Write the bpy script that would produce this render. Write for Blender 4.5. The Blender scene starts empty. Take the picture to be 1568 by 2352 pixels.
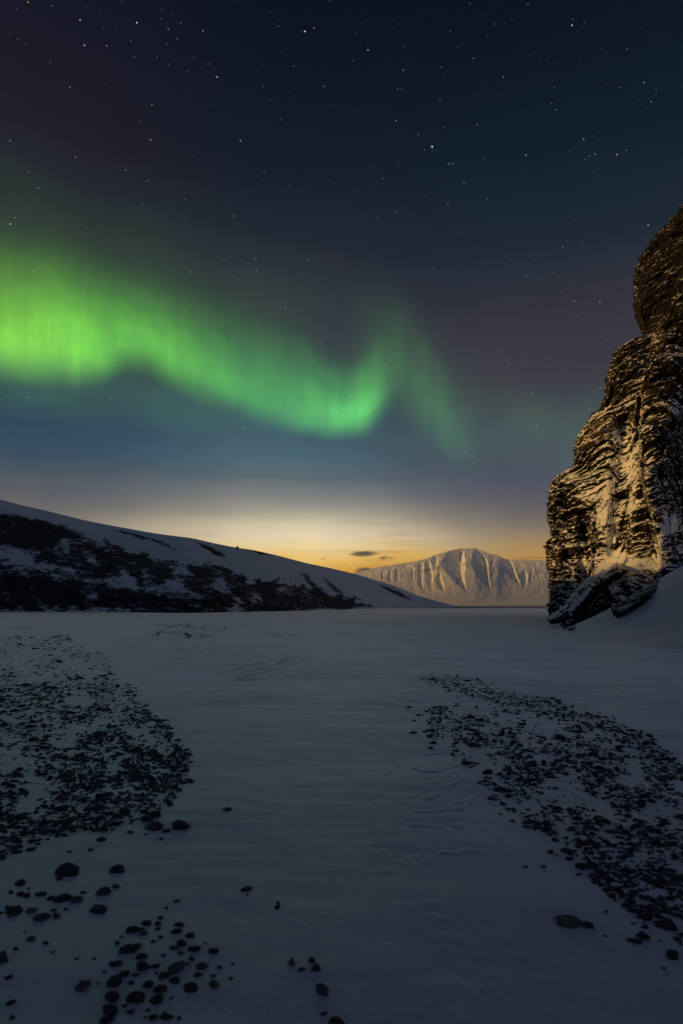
import bpy, bmesh, math, random
import numpy as np
from mathutils import Vector
R = math.radians
rng = random.Random(7)
nrng = np.random.RandomState(7)
SC = bpy.context.scene
COL = SC.collection

# ------------------------------------------------------------------ camera, sky, sun, exposure
CAM_H = 1.6
F = 20.0 / 24.0                  # focal length over frame width
W0, HORIZ = 1568.0, 1391.0       # survey frame: 1568 units wide, horizon at row 1391
cam_d = bpy.data.cameras.new('camera')
cam = bpy.data.objects.new('camera', cam_d); COL.objects.link(cam)
cam.location = (0, 0, CAM_H); cam.rotation_euler = (R(90), 0, 0)
cam_d.sensor_fit = 'HORIZONTAL'; cam_d.sensor_width = 24.0; cam_d.lens = 20.0
cam_d.shift_y = (HORIZ - 1176.0) / W0
cam_d.clip_start = 0.05; cam_d.clip_end = 500000.0
cam_d.dof.use_dof = True; cam_d.dof.focus_distance = 26.0; cam_d.dof.aperture_fstop = 2.4
SC.camera = cam
SC.view_settings.view_transform = 'Standard'; SC.view_settings.look = 'None'
SC.view_settings.exposure = 0.0; SC.view_settings.gamma = 1.0
SC.render.engine = 'CYCLES'
SC.cycles.use_denoising = True
SC.cycles.max_bounces = 5; SC.cycles.volume_bounces = 0; SC.cycles.transparent_max_bounces = 12

SUN_AZ, SUN_EL, SUN_E = R(-104), R(8.5), 3.2     # low light from the left
sd = bpy.data.lights.new('sun', 'SUN'); sd.energy = SUN_E; sd.angle = R(0.6); sd.color = (1.0, 0.555, 0.135)
sun = bpy.data.objects.new('sun', sd); COL.objects.link(sun)
to_sun = Vector((math.sin(SUN_AZ)*math.cos(SUN_EL), math.cos(SUN_AZ)*math.cos(SUN_EL), math.sin(SUN_EL)))
sun.rotation_euler = (-to_sun).to_track_quat('-Z', 'Y').to_euler()

def lin(c):
    return tuple(((v/255)/12.92 if v/255 <= 0.04045 else ((v/255+0.055)/1.055)**2.4) for v in c)

class NT:
    """small helper round a node tree"""
    def __init__(s, nt): s.nt = nt; nt.nodes.clear()
    def n(s, t, **k):
        nd = s.nt.nodes.new(t)
        for a, b in k.items(): setattr(nd, a, b)
        return nd
    def put(s, sock, v):
        if v is None: return
        if hasattr(v, 'is_linked'): s.nt.links.new(v, sock)
        else: sock.default_value = v
    def m(s, op, a, b=None, c=None, clamp=False):
        nd = s.n('ShaderNodeMath', operation=op, use_clamp=clamp)
        for i, v in enumerate((a, b, c)): s.put(nd.inputs[i], v)
        return nd.outputs[0]
    def vm(s, op, a, b=None, out=0):
        nd = s.n('ShaderNodeVectorMath', operation=op)
        s.put(nd.inputs[0], a); s.put(nd.inputs[1], b)
        return nd.outputs[out]
    def ramp(s, f, stops, interp='LINEAR'):
        nd = s.n('ShaderNodeValToRGB'); cr = nd.color_ramp; cr.interpolation = interp
        while len(cr.elements) > 1: cr.elements.remove(cr.elements[-1])
        for i, (p, c) in enumerate(stops):
            e = cr.elements[0] if i == 0 else cr.elements.new(p)
            e.position = p
            e.color = (*c, 1) if isinstance(c, tuple) else (c, c, c, 1)
        s.put(nd.inputs[0], f); return nd.outputs[0]
    def mix(s, f, a, b, mode='MIX'):
        nd = s.n('ShaderNodeMix', data_type='RGBA', blend_type=mode)
        s.put(nd.inputs[0], f)
        for i, v in ((6, a), (7, b)):
            s.put(nd.inputs[i], (*v, 1) if isinstance(v, tuple) and len(v) == 3 else v)
        return nd.outputs[2]
    def noise(s, vec, scale, detail=3, rough=.5, dist=0, dim='3D'):
        nd = s.n('ShaderNodeTexNoise', noise_dimensions=dim)
        s.put(nd.inputs['Vector'], vec)
        nd.inputs['Scale'].default_value = scale; nd.inputs['Detail'].default_value = detail
        nd.inputs['Roughness'].default_value = rough; nd.inputs['Distortion'].default_value = dist
        return nd.outputs[0]
    def mapr(s, v, a, b, c=0., d=1., smooth=True):
        nd = s.n('ShaderNodeMapRange', interpolation_type='SMOOTHSTEP' if smooth else 'LINEAR')
        for i, x in enumerate((v, a, b, c, d)): s.put(nd.inputs[i], x)
        return nd.outputs[0]
    def scale3(s, vec, xyz):
        return s.vm('MULTIPLY', vec, xyz)

def px_dir(x, y):
    v = Vector(((x/W0-.5)/F, 1.0, (HORIZ-y)/W0/F)); return v.normalized()
def at(x, y, d):
    """point on the sight line of survey mark (x, y) at depth d; numpy friendly"""
    return (x/W0-.5)/F*d, d, CAM_H + (HORIZ-y)/W0/F*d

world = bpy.data.worlds.new('World'); SC.world = world; world.use_nodes = True
def build_world():
    t = NT(world.node_tree)
    out = t.n('ShaderNodeOutputWorld'); bg = t.n('ShaderNodeBackground')
    tc = t.n('ShaderNodeTexCoord'); d = tc.outputs['Generated']
    sep = t.n('ShaderNodeSeparateXYZ'); t.put(sep.inputs[0], d)
    X, Y, Z = sep.outputs
    el = t.m('ARCSINE', Z); az = t.m('ARCTAN2', X, Y)
    # drifting unevenness of the twilight bands
    wob = t.noise(t.scale3(d, (4.5, 4.5, 17)), 1.6, 4, .55)
    eld = t.m('MULTIPLY', el, 180/math.pi)
    elw = t.m('ADD', eld, t.m('MULTIPLY', t.m('SUBTRACT', wob, .5), t.mapr(eld, 1, 10, 3.4, 1.3)))
    e = t.m('DIVIDE', elw, 60.0, clamp=True)
    S = lambda L: [(a/60., lin(c)) for a, c in L]
    A = S([(0, (196,128,36)), (2.6, (216,150,46)), (3.7, (224,166,62)), (4.6, (242,194,96)), (5.7, (246,216,148)), (6.9, (238,220,182)), (8.0, (218,203,168)), (9.1, (180,171,150)),
           (10.5, (140,140,136)), (12.6, (96,110,118)), (14.3, (78,108,119)), (16.9, (62,89,104)), (20, (46,62,82)), (24, (46,50,66)), (29, (40,40,54)), (33, (28,32,47)), (37, (17,24,38)), (42, (10,15,33)), (47, (5,9,27)), (60, (4,6,20))])
    B = S([(0, (205,140,44)), (3.2, (204,146,60)), (4.7, (192,142,72)), (6.2, (156,126,90)), (8.2, (112,102,100)), (11, (84,86,102)), (13.5, (70,76,92)), (17, (62,66,80)),
           (21, (60,58,66)), (25, (54,50,62)), (28, (42,45,58)), (31, (26,37,52)), (37, (10,27,43)), (42, (6,17,36)), (47, (3,10,29)), (60, (5,9,22))])
    Lf = S([(0, (190,150,96)), (5, (138,122,104)), (9, (102,100,103)), (11.5, (74,86,98)), (14, (50,75,97)), (17, (46,68,88)), (22, (44,56,66)), (26, (40,48,54)), (32, (33,34,46)), (37, (29,25,40)), (42, (22,20,37)), (47, (12,13,31)), (60, (8,10,24))])
    C = S([(0, (102,116,138)), (10, (97,111,134)), (25, (71,79,107)), (45, (37,41,70)), (60, (16,18,36))])
    ca, cb, cl, cc = (t.ramp(e, L) for L in (A, B, Lf, C))
    dz = t.m('DIVIDE', t.m('ADD', az, R(4.5)), t.mapr(eld, 2, 11, R(12.5), R(8.8)))
    glow = t.m('EXPONENT', t.m('MULTIPLY', t.m('MULTIPLY', dz, dz), -.5))
    side = t.mapr(az, R(-22), R(8))
    sides = t.mix(side, cl, cb)
    gl = t.n('ShaderNodeVectorMath', operation='SCALE'); t.put(gl.inputs[0], ca); t.put(gl.inputs[3], t.mapr(eld, 5, 12, 1.24, 1.05))
    sky = t.mix(glow, sides, gl.outputs[0])
    aaz = t.m('ABSOLUTE', az)
    sky = t.mix(t.mapr(aaz, R(50), R(100)), sky, cc)
    # thin wisps of cloud lying in the glow
    wis = t.noise(t.scale3(d, (4, 4, 60)), 1.5, 5, .62, .6)
    lowm = t.m('MULTIPLY', t.mapr(eld, .5, 2), t.mapr(eld, 6, 11, 1, 0))
    wf = t.m('MULTIPLY', t.mapr(wis, .50, .72), t.m('MULTIPLY', lowm, t.mapr(az, R(-14), R(6), .25, .75)))
    sky = t.mix(wf, sky, t.mix(1.0, sky, (.70, .60, .56), 'MULTIPLY'))
    # faint broad mottling
    mot = t.noise(d, 2.6, 4, .6)
    sky = t.mix(1.0, sky, t.ramp(mot, [(.3, (.88,.88,.92)), (.7, (1.1,1.08,1.08))]), 'MULTIPLY')
    # stars: two procedural layers and the bright ones placed one by one
    add = None
    def layer(scale, rad, power, gain, seed):
        v = t.n('ShaderNodeTexVoronoi', voronoi_dimensions='3D', feature='F1')
        t.put(v.inputs['Vector'], t.vm('ADD', d, (seed, seed*.7, seed*.3))); v.inputs['Scale'].default_value = scale
        sc = t.n('ShaderNodeSeparateColor'); t.put(sc.inputs[0], v.outputs['Color'])
        b = t.m('MULTIPLY', t.m('POWER', sc.outputs[0], power), gain)
        dot = t.mapr(v.outputs['Distance'], rad*.5, rad, 1, 0)
        tint = t.ramp(sc.outputs[1], [(0, (1,.72,.40)), (.18, (1,.9,.75)), (.45, (.95,.97,1)), (1, (.78,.9,1))])
        k = t.m('MULTIPLY', dot, b)
        return t.vm('SCALE', tint, None), tint, k
    fade = t.mapr(eld, 6, 16)
    tot = sky
    for args in ((150, .058, 2.0, .95, .0), (75, .042, 3.2, 1.4, 3.1), (30, .020, 2.5, 1.6, 7.7)):
        _, tint, k = layer(*args)
        sc = t.n('ShaderNodeVectorMath', operation='SCALE'); t.put(sc.inputs[0], tint); t.put(sc.inputs[3], t.m('MULTIPLY', k, fade))
        tot = t.vm('ADD', tot, sc.outputs[0])
    named = [(992,336,3.0,0),(700,71,2.2,0),(314,51,1.8,0),(184,45,1.5,0),(194,103,1.6,0),(498,176,1.8,1),(160,200,1.2,0),(346,320,1.5,1),(349,240,1.2,0),
             (173,360,1.3,1),(558,982,2.0,0),(1231,976,1.6,1),(1313,57,1.7,0),(1416,354,1.6,1),(1366,353,1.2,1),(1488,516,1.5,0),(1377,693,1.4,0),(1005,770,1.1,1),
             (885,838,1.1,0),(1208,633,1.3,0),(706,596,1.1,0),(787,915,1.2,1),(77,622,1.2,1),(35,499,1.0,1),(64,4,1.3,1),(245,104,1.2,1),(1030,376,1.1,0),
             (960,308,1.0,0),(668,1109,1.0,0),(532,1134,.9,0),(285,1113,.9,0),(1167,1135,.9,0),(1155,176,1.1,1),(926,160,1.0,1),(1065,418,1.0,1),(1353,940,1.1,1),(721,63,1.0,1),(66,393,1.0,1),(338,415,.9,1),(424,457,.9,0),(1010,228,.8,1),(911,486,1.1,0),(868,500,1.1,0)]
    acc = None
    for (x, y, mag, warm) in named:
        v = px_dir(x, y)
        dist = t.vm('DISTANCE', d, tuple(v), out=1)
        rad = 0.00051*math.sqrt(mag)
        k = t.mapr(dist, rad*.35, rad*1.25, .26+mag*.42, 0)
        c = (1, .80, .48) if warm else (.86, .95, 1.0)
        sc = t.n('ShaderNodeVectorMath', operation='SCALE'); sc.inputs[0].default_value = c; t.put(sc.inputs[3], k)
        acc = sc.outputs[0] if acc is None else t.vm('ADD', acc, sc.outputs[0])
    tot = t.vm('ADD', tot, acc)
    t.put(bg.inputs[0], tot); bg.inputs[1].default_value = 1.0
    t.nt.links.new(bg.outputs[0], out.inputs[0])
build_world()

# ------------------------------------------------------------------ helpers
_perm = np.random.RandomState(11).permutation(256); _perm = np.concatenate([_perm, _perm, _perm])
_grad = np.random.RandomState(5).normal(size=(256, 3)); _grad /= np.linalg.norm(_grad, axis=1)[:, None]
def perlin(x, y, z=0.0):
    x, y, z = np.broadcast_arrays(np.asarray(x, float), np.asarray(y, float), np.asarray(z, float))
    xi, yi, zi = np.floor(x).astype(int), np.floor(y).astype(int), np.floor(z).astype(int)
    xf, yf, zf = x-xi, y-yi, z-zi
    xi &= 255; yi &= 255; zi &= 255
    u, v, w = (q*q*q*(q*(q*6-15)+10) for q in (xf, yf, zf))
    def g(a, b, c):
        h = _grad[_perm[_perm[_perm[xi+a]+yi+b]+zi+c]]
        return h[..., 0]*(xf-a)+h[..., 1]*(yf-b)+h[..., 2]*(zf-c)
    l = lambda a, b, k: a+(b-a)*k
    return l(l(l(g(0,0,0), g(1,0,0), u), l(g(0,1,0), g(1,1,0), u), v), l(l(g(0,0,1), g(1,0,1), u), l(g(0,1,1), g(1,1,1), u), v), w)*1.5
def fbm(x, y, z=0.0, o=4, gain=.5):
    s = 0; a = 1; f = 1
    for i in range(o):
        s = s + a*perlin(np.asarray(x)*f+i*17.3, np.asarray(y)*f+i*9.1, np.asarray(z)*f+i*5.7); a *= gain; f *= 2.03
    return s
def cells(x, y, seed=0):
    """blocky joints: distance-to-edge and a random value per cell (2-D worley on a jittered lattice)"""
    xi, yi = np.floor(x).astype(int), np.floor(y).astype(int)
    d1 = np.full(np.shape(x), 9.); d2 = d1.copy(); val = np.zeros(np.shape(x))
    for a in (-1, 0, 1):
        for b in (-1, 0, 1):
            cx, cy = xi+a, yi+b
            h = _perm[(_perm[(cx+seed) & 255] + cy) & 255]
            h2 = _perm[(h+91) & 255]
            d = np.maximum(np.abs(cx+.15+.7*h/255.-x), np.abs(cy+.15+.7*h2/255.-y))
            nearer = d < d1
            d2 = np.where(nearer, d1, np.minimum(d2, d)); val = np.where(nearer, _perm[(h2+33) & 255]/255., val); d1 = np.where(nearer, d, d1)
    return d2-d1, val
def sst(a, b, x):
    k = np.clip((np.asarray(x, float)-a)/(b-a), 0, 1); return k*k*(3-2*k)
def itp(x, pts):
    return np.interp(x, [p[0] for p in pts], [p[1] for p in pts])
def smooth_itp(x, pts):
    """monotone-ish cubic through the points"""
    px = np.array([p[0] for p in pts], float); py = np.array([p[1] for p in pts], float)
    m = np.gradient(py, px); i = np.clip(np.searchsorted(px, x)-1, 0, len(px)-2)
    h = px[i+1]-px[i]; k = np.clip((x-px[i])/h, 0, 1)
    return (2*k**3-3*k**2+1)*py[i]+(k**3-2*k**2+k)*h*m[i]+(-2*k**3+3*k**2)*py[i+1]+(k**3-k**2)*h*m[i+1]

def mesh_from(name, verts, quads, mats, attrs=None, smooth=True, uv=None):
    me = bpy.data.meshes.new(name)
    nv, nq = len(verts), len(quads); k = quads.shape[1]
    me.vertices.add(nv); me.vertices.foreach_set('co', np.ascontiguousarray(verts, dtype=np.float32).ravel())
    me.loops.add(nq*k); me.loops.foreach_set('vertex_index', np.ascontiguousarray(quads, dtype=np.int32).ravel())
    me.polygons.add(nq); me.polygons.foreach_set('loop_start', np.arange(0, nq*k, k, dtype=np.int32))
    me.update(calc_edges=True)
    me.polygons.foreach_set('use_smooth', np.full(nq, smooth, dtype=bool))
    for an, av in (attrs or {}).items():
        a = me.attributes.new(an, 'FLOAT', 'POINT'); a.data.foreach_set('value', np.ascontiguousarray(av, dtype=np.float32).ravel())
    if uv is not None:
        l = me.uv_layers.new(name='UVMap'); l.data.foreach_set('uv', np.ascontiguousarray(uv[quads.ravel()], dtype=np.float32).ravel())
    for m in (mats if isinstance(mats, (list, tuple)) else [mats]): me.materials.append(m)
    me.validate()
    return me
def grid_quads(nr, nc, wrap=False, flip=False):
    r = np.arange(nr-1)[:, None]; c = np.arange(nc if wrap else nc-1)[None, :]; c2 = (c+1) % nc
    q = np.stack([r*nc+c, r*nc+c2, (r+1)*nc+c2, (r+1)*nc+c], -1).reshape(-1, 4)
    return q[:, ::-1] if flip else q
def link(name, me, parent=None, loc=(0, 0, 0)):
    o = bpy.data.objects.new(name, me); COL.objects.link(o); o.location = loc
    if parent: o.parent = parent
    return o
def tag(o, label=None, cat=None, group=None, kind=None):
    for k, v in (('label', label), ('category', cat), ('group', group), ('kind', kind)):
        if v: o[k] = v
    return o

# ------------------------------------------------------------------ materials
def mat(name):
    m = bpy.data.materials.new(name); m.use_nodes = True; return m, NT(m.node_tree)
def finish(t, base, rough, bump=None, bstr=.3, bdist=.02, spec=.4, sheen=0):
    o = t.n('ShaderNodeOutputMaterial'); p = t.n('ShaderNodeBsdfPrincipled')
    t.put(p.inputs['Base Color'], base); t.put(p.inputs['Roughness'], rough); p.inputs['Specular IOR Level'].default_value = spec
    p.inputs['Sheen Weight'].default_value = sheen; p.inputs['Sheen Tint'].default_value = (.88, .95, 1.0, 1); p.inputs['Sheen Roughness'].default_value = .33
    if bump is not None:
        b = t.n('ShaderNodeBump'); t.put(b.inputs['Height'], bump); b.inputs['Strength'].default_value = bstr; b.inputs['Distance'].default_value = bdist
        t.nt.links.new(b.outputs[0], p.inputs['Normal'])
    t.nt.links.new(p.outputs[0], o.inputs[0])
def pos(t): return t.n('ShaderNodeNewGeometry').outputs['Position']
def attr(t, n): return t.n('ShaderNodeAttribute', attribute_name=n).outputs['Fac']

def make_ground_snow():
    m, t = mat('wind_packed_snow'); p = pos(t)
    big = t.noise(t.scale3(p, (1, 1, 0)), .22, 4, .55)
    mid = t.noise(t.scale3(p, (.7, 1.6, 0)), 1.4, 5, .6, .6)
    fine = t.noise(p, 22, 4, .6)
    rip = t.noise(t.scale3(p, (.8, 3.4, 0)), 3.6, 4, .6, .8)
    col = t.mix(t.mapr(big, .35, .68), (.57, .575, .655), (.67, .64, .70))
    col = t.mix(t.mapr(mid, .52, .75), col, (.50, .53, .60))
    grain = t.noise(p, 75, 3, .7); crust = t.noise(t.scale3(p, (1, 1.5, 0)), 7, 5, .68, .4)
    col = t.mix(1.0, col, t.ramp(grain, [(.32, .86), (.68, 1.12)]), 'MULTIPLY')
    col = t.mix(1.0, col, t.ramp(crust, [(.30, (.90, .93, .96)), (.55, (1.0, 1.0, 1.0)), (.75, (1.08, 1.06, 1.05))]), 'MULTIPLY')
    ice = attr(t, 'ice')
    icen = t.m('MULTIPLY', ice, t.mapr(t.noise(t.scale3(p, (1, 1.8, 0)), 2.4, 5, .65, .5), .42, .60))
    col = t.mix(icen, col, (.27, .34, .35))
    dark = attr(t, 'grit')
    gn = t.m('MULTIPLY', dark, t.mapr(t.noise(t.scale3(p, (.8, 1.3, 0)), 11, 5, .72, .6), .545, .63))
    col = t.mix(gn, col, (.060, .062, .070))
    h = t.m('ADD', t.m('MULTIPLY', rip, .10), t.m('ADD', t.m('ADD', t.m('MULTIPLY', fine, .16), t.m('MULTIPLY', crust, .45)), t.m('MULTIPLY', mid, .9)))
    rg = t.mix(icen, (.47,)*3, (.34,)*3)
    finish(t, col, rg, h, .34, .02, .8, sheen=1.0)
    return m
def make_hill():
    m, t = mat('snow_streaked_rock'); p = pos(t)
    rock = attr(t, 'rock')
    n1 = t.noise(t.scale3(p, (.5, .5, 1.5)), .55, 7, .72, .5)
    n2 = t.noise(t.scale3(p, (.5, .5, 2.6)), 1.9, 5, .7, .4)
    sp = t.n('ShaderNodeSeparateXYZ'); t.put(sp.inputs[0], p); cb = t.n('ShaderNodeCombineXYZ')
    t.put(cb.inputs[0], t.m('ADD', sp.outputs[2], t.m('MULTIPLY', sp.outputs[0], .42))); t.put(cb.inputs[1], t.m('MULTIPLY', t.m('SUBTRACT', sp.outputs[0], sp.outputs[2]), .16)); t.put(cb.inputs[2], t.m('MULTIPLY', sp.outputs[1], .10))
    n3 = t.noise(cb.outputs[0], .55, 6, .7, .3)
    rock = t.m('ADD', rock, t.m('MULTIPLY', t.m('SUBTRACT', n3, .5), .85))
    k = t.m('ADD', rock, t.m('ADD', t.m('MULTIPLY', t.m('SUBTRACT', n1, .5), .95), t.m('MULTIPLY', t.m('SUBTRACT', n2, .5), .95)))
    k = t.mapr(k, .47, .55)
    rc = t.mix(t.mapr(n2, .35, .65), (.018, .018, .024), (.044, .041, .044))
    sc = t.mix(t.mapr(n1, .35, .65), (.60, .70, .76), (.70, .75, .80))
    finish(t, t.mix(k, sc, rc), t.mix(k, (.6,)*3, (.85,)*3), t.m('ADD', n1, n2), .5, .5, .3)
    return m
def make_mountain():
    m, t = mat('far_snow'); p = pos(t)
    rock = attr(t, 'rock')
    n = t.noise(t.scale3(p, (1, 1, 2)), .006, 6, .65)
    k = t.m('MULTIPLY', rock, t.mapr(n, .42, .58))
    sc = t.mix(t.mapr(n, .35, .65), (.66, .69, .74), (.78, .78, .79))
    finish(t, t.mix(k, sc, (.30, .30, .34)), .7, t.noise(p, .02, 5, .6), .35, 12, .2)
    return m
def make_cliff(name, strata_scale):
    m, t = mat(name); p = pos(t)
    snow = attr(t, 'snow'); w = attr(t, 'bed'); hue = attr(t, 'hue')
    geo = t.n('ShaderNodeNewGeometry'); sep = t.n('ShaderNodeSeparateXYZ'); t.put(sep.inputs[0], geo.outputs['Normal'])
    n0 = t.noise(p, .8, 4, .6)
    comb = t.n('ShaderNodeCombineXYZ'); sp = t.n('ShaderNodeSeparateXYZ'); t.put(sp.inputs[0], p)
    t.put(comb.inputs[0], t.m('MULTIPLY', sp.outputs[0], .55)); t.put(comb.inputs[1], t.m('MULTIPLY', sp.outputs[1], .55)); t.put(comb.inputs[2], t.m('MULTIPLY', w, 2.2))
    streak = t.noise(comb.outputs[0], 1.5, 6, .68, .35)
    speck = t.noise(comb.outputs[0], 6.0, 3, .6, .5)
    k = t.m('ADD', snow, t.m('MULTIPLY', t.m('SUBTRACT', streak, .5), 1.7))
    k = t.m('ADD', k, t.m('MULTIPLY', t.m('SUBTRACT', speck, .5), .8))
    k = t.m('ADD', k, t.m('MULTIPLY', t.m('SUBTRACT', n0, .5), 1.0))
    k = t.m('ADD', k, t.mapr(sep.outputs[2], .0, .65, -.14, .56))
    k = t.mapr(k, .47, .56)
    rc = t.mix(t.mapr(streak, .35, .65), (.011, .010, .011), (.029, .024, .020))
    rc = t.mix(t.mapr(hue, .35, .95), rc, (.085, .056, .026))
    finish(t, t.mix(k, rc, (.76, .78, .80)), t.mix(k, (.8,)*3, (.6,)*3), t.m('ADD', t.m('MULTIPLY', streak, 1.2), t.m('ADD', speck, t.m('MULTIPLY', k, .35))), .7, .10, .08)
    return m
def make_stone():
    m, t = mat('dark_stone'); p = t.n('ShaderNodeTexCoord').outputs['Object']
    oi = t.n('ShaderNodeObjectInfo').outputs['Random']
    n = t.noise(p, 6, 4, .6)
    c = t.mix(t.mapr(n, .35, .7), (.018, .020, .026), (.045, .046, .052))
    vo = t.n('ShaderNodeTexVoronoi'); t.put(vo.inputs['Vector'], pos(t)); vo.inputs['Scale'].default_value = 11
    sv = t.n('ShaderNodeSeparateColor'); t.put(sv.inputs[0], vo.outputs['Color'])
    c = t.mix(t.mapr(sv.outputs[0], .70, .95), c, (.075, .072, .078))
    c = t.mix(t.mapr(oi, .78, .97), c, (.10, .092, .090))
    finish(t, c, .75, n, .4, .05, .3)
    return m
def flat_mat(name, col, rough=.6):
    m, t = mat(name); n = t.noise(pos(t), 3, 4, .6)
    finish(t, t.mix(t.mapr(n, .3, .7), tuple(v*.75 for v in col), col), rough, n, .2, .02, .3); return m

M_SNOW = make_ground_snow(); M_HILL = make_hill(); M_MOUNT = make_mountain()
M_CLIFF = make_cliff('layered_cliff_rock', 1.0); M_STONE = make_stone()

# ------------------------------------------------------------------ ground: one sheet of snow to the horizon
def inside(poly, x, y):
    x = np.asarray(x, float); y = np.asarray(y, float); r = np.zeros(np.broadcast(x, y).shape, bool)
    n = len(poly)
    for i in range(n):
        (x1, y1), (x2, y2) = poly[i], poly[(i+1) % n]
        if y1 == y2: continue
        c = ((y1 > y) != (y2 > y)) & (x < (x2-x1)*(y-y1)/(y2-y1)+x1); r ^= c
    return r
def flat_px(x, y):
    d = CAM_H*F*W0/(y-HORIZ); return (x/W0-.5)/F*d, d
def seg_dist(px, py, pts):
    """distance to a polyline and arclength along it"""
    best = np.full(px.shape, 1e9); al = np.zeros(px.shape); acc = 0
    for (ax, ay), (bx, by) in zip(pts[:-1], pts[1:]):
        vx, vy = bx-ax, by-ay; L2 = vx*vx+vy*vy; k = np.clip(((px-ax)*vx+(py-ay)*vy)/L2, 0, 1)
        d = np.hypot(px-ax-k*vx, py-ay-k*vy); nb = d < best
        best = np.where(nb, d, best); al = np.where(nb, acc+k*math.sqrt(L2), al); acc += math.sqrt(L2)
    return best, al
def slope_h(x, y):
    s = (x-y)/1.4142
    a = np.clip(s+16.2, 0, None)*.92
    a = 7.5*(1-np.exp(-a/7.5))
    k = sst(9.5, 22, x-.10*np.clip(34-y, 0, 40))*sst(2, 16, y)
    return a*k
def base_h(x, y):
    r = np.hypot(x, y)
    h = slope_h(x, y)
    h = h + .10*fbm(x*.13, y*.13, 1.0, 3)*sst(3, 14, r)*(1-sst(60, 140, r)) + .025*fbm(x*.6, y*.6, 4.0, 3)
    return h
TRACKS = [[(525,1536),(600,1524),(660,1508),(700,1490),(728,1468),(722,1446),(700,1432)],
          [(545,1545),(625,1530),(690,1510),(728,1488),(748,1468)],
          [(424,1509),(480,1496),(552,1471)], [(556,1551),(640,1537),(715,1514)], [(430,1498),(510,1480),(575,1462)]]
RIDGES = [[(888,1780),(912,1762),(924,1745)],[(955,1736),(985,1730),(1035,1726)],[(948,1768),(972,1776),(1010,1772),(1050,1758),(1062,1752)],[(985,1838),(1010,1822),(1035,1806),(1055,1795)],
          [(965,1868),(1000,1868),(1025,1862),(1040,1846),(1062,1842),(1085,1828)],[(1040,1864),(1060,1858),(1085,1836),(1100,1832)],[(1020,1962),(1052,1966),(1075,1958),(1100,1958)],[(925,1575),(960,1566)],
          [(945,1615),(985,1613)],[(950,1898),(1014,1902)],[(1050,1900),(1066,1884)]]
def detail_h(x, y):
    r = np.hypot(x, y); near = (1-sst(25, 45, r))
    h = .0045*fbm(x*1.1+.35*fbm(x*.5, y*.5, 9, 2), y*3.4, 2.0, 4)*near
    # wind ripples across the middle of the snow
    band = np.clip(fbm(x*.45, y*.45, 6.0, 2)*1.6+.25, 0, 1)
    h = h + .0016*np.sin(y*26+3.2*fbm(x*1.3, y*.8, 3.0, 2)+x*2.5)*band*(1-sst(9, 16, r))
    for pts in TRACKS:
        d, al = seg_dist(x, y, [flat_px(*p) for p in pts])
        for off in (0., .55):
            q = (d-off)/.16; h = h + (-.012*np.exp(-q*q)+.006*np.exp(-(np.abs(q)-1.7)**2*2))*(1-.5*np.abs(perlin(al*.7, 3.3+off)))
    for i, pts in enumerate(RIDGES):
        P = [flat_px(*p) for p in pts]; d, al = seg_dist(x, y, P)
        wx = .05*perlin(x*5, y*5, i)
        # a crusted lip: a step on the near side, tapering back
        sgn = np.zeros_like(x)
        d2 = d+wx
        h = h + .008*np.exp(-(d2/.020)**2)*(1+.7*perlin(al*6, 3., i)) - .003*np.exp(-((d2-.05)/.04)**2)
    d, al = seg_dist(x, y, [flat_px(*q) for q in [(905,1950),(950,2050),(1010,2140),(1050,2230),(1085,2340)]])
    h = h + .0065*fbm(x*9, y*9, 3.3, 4)*np.exp(-(d/.17)**2)
    return h
def ground_h(x, y):
    return base_h(np.asarray(x, float), np.asarray(y, float))

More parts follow.
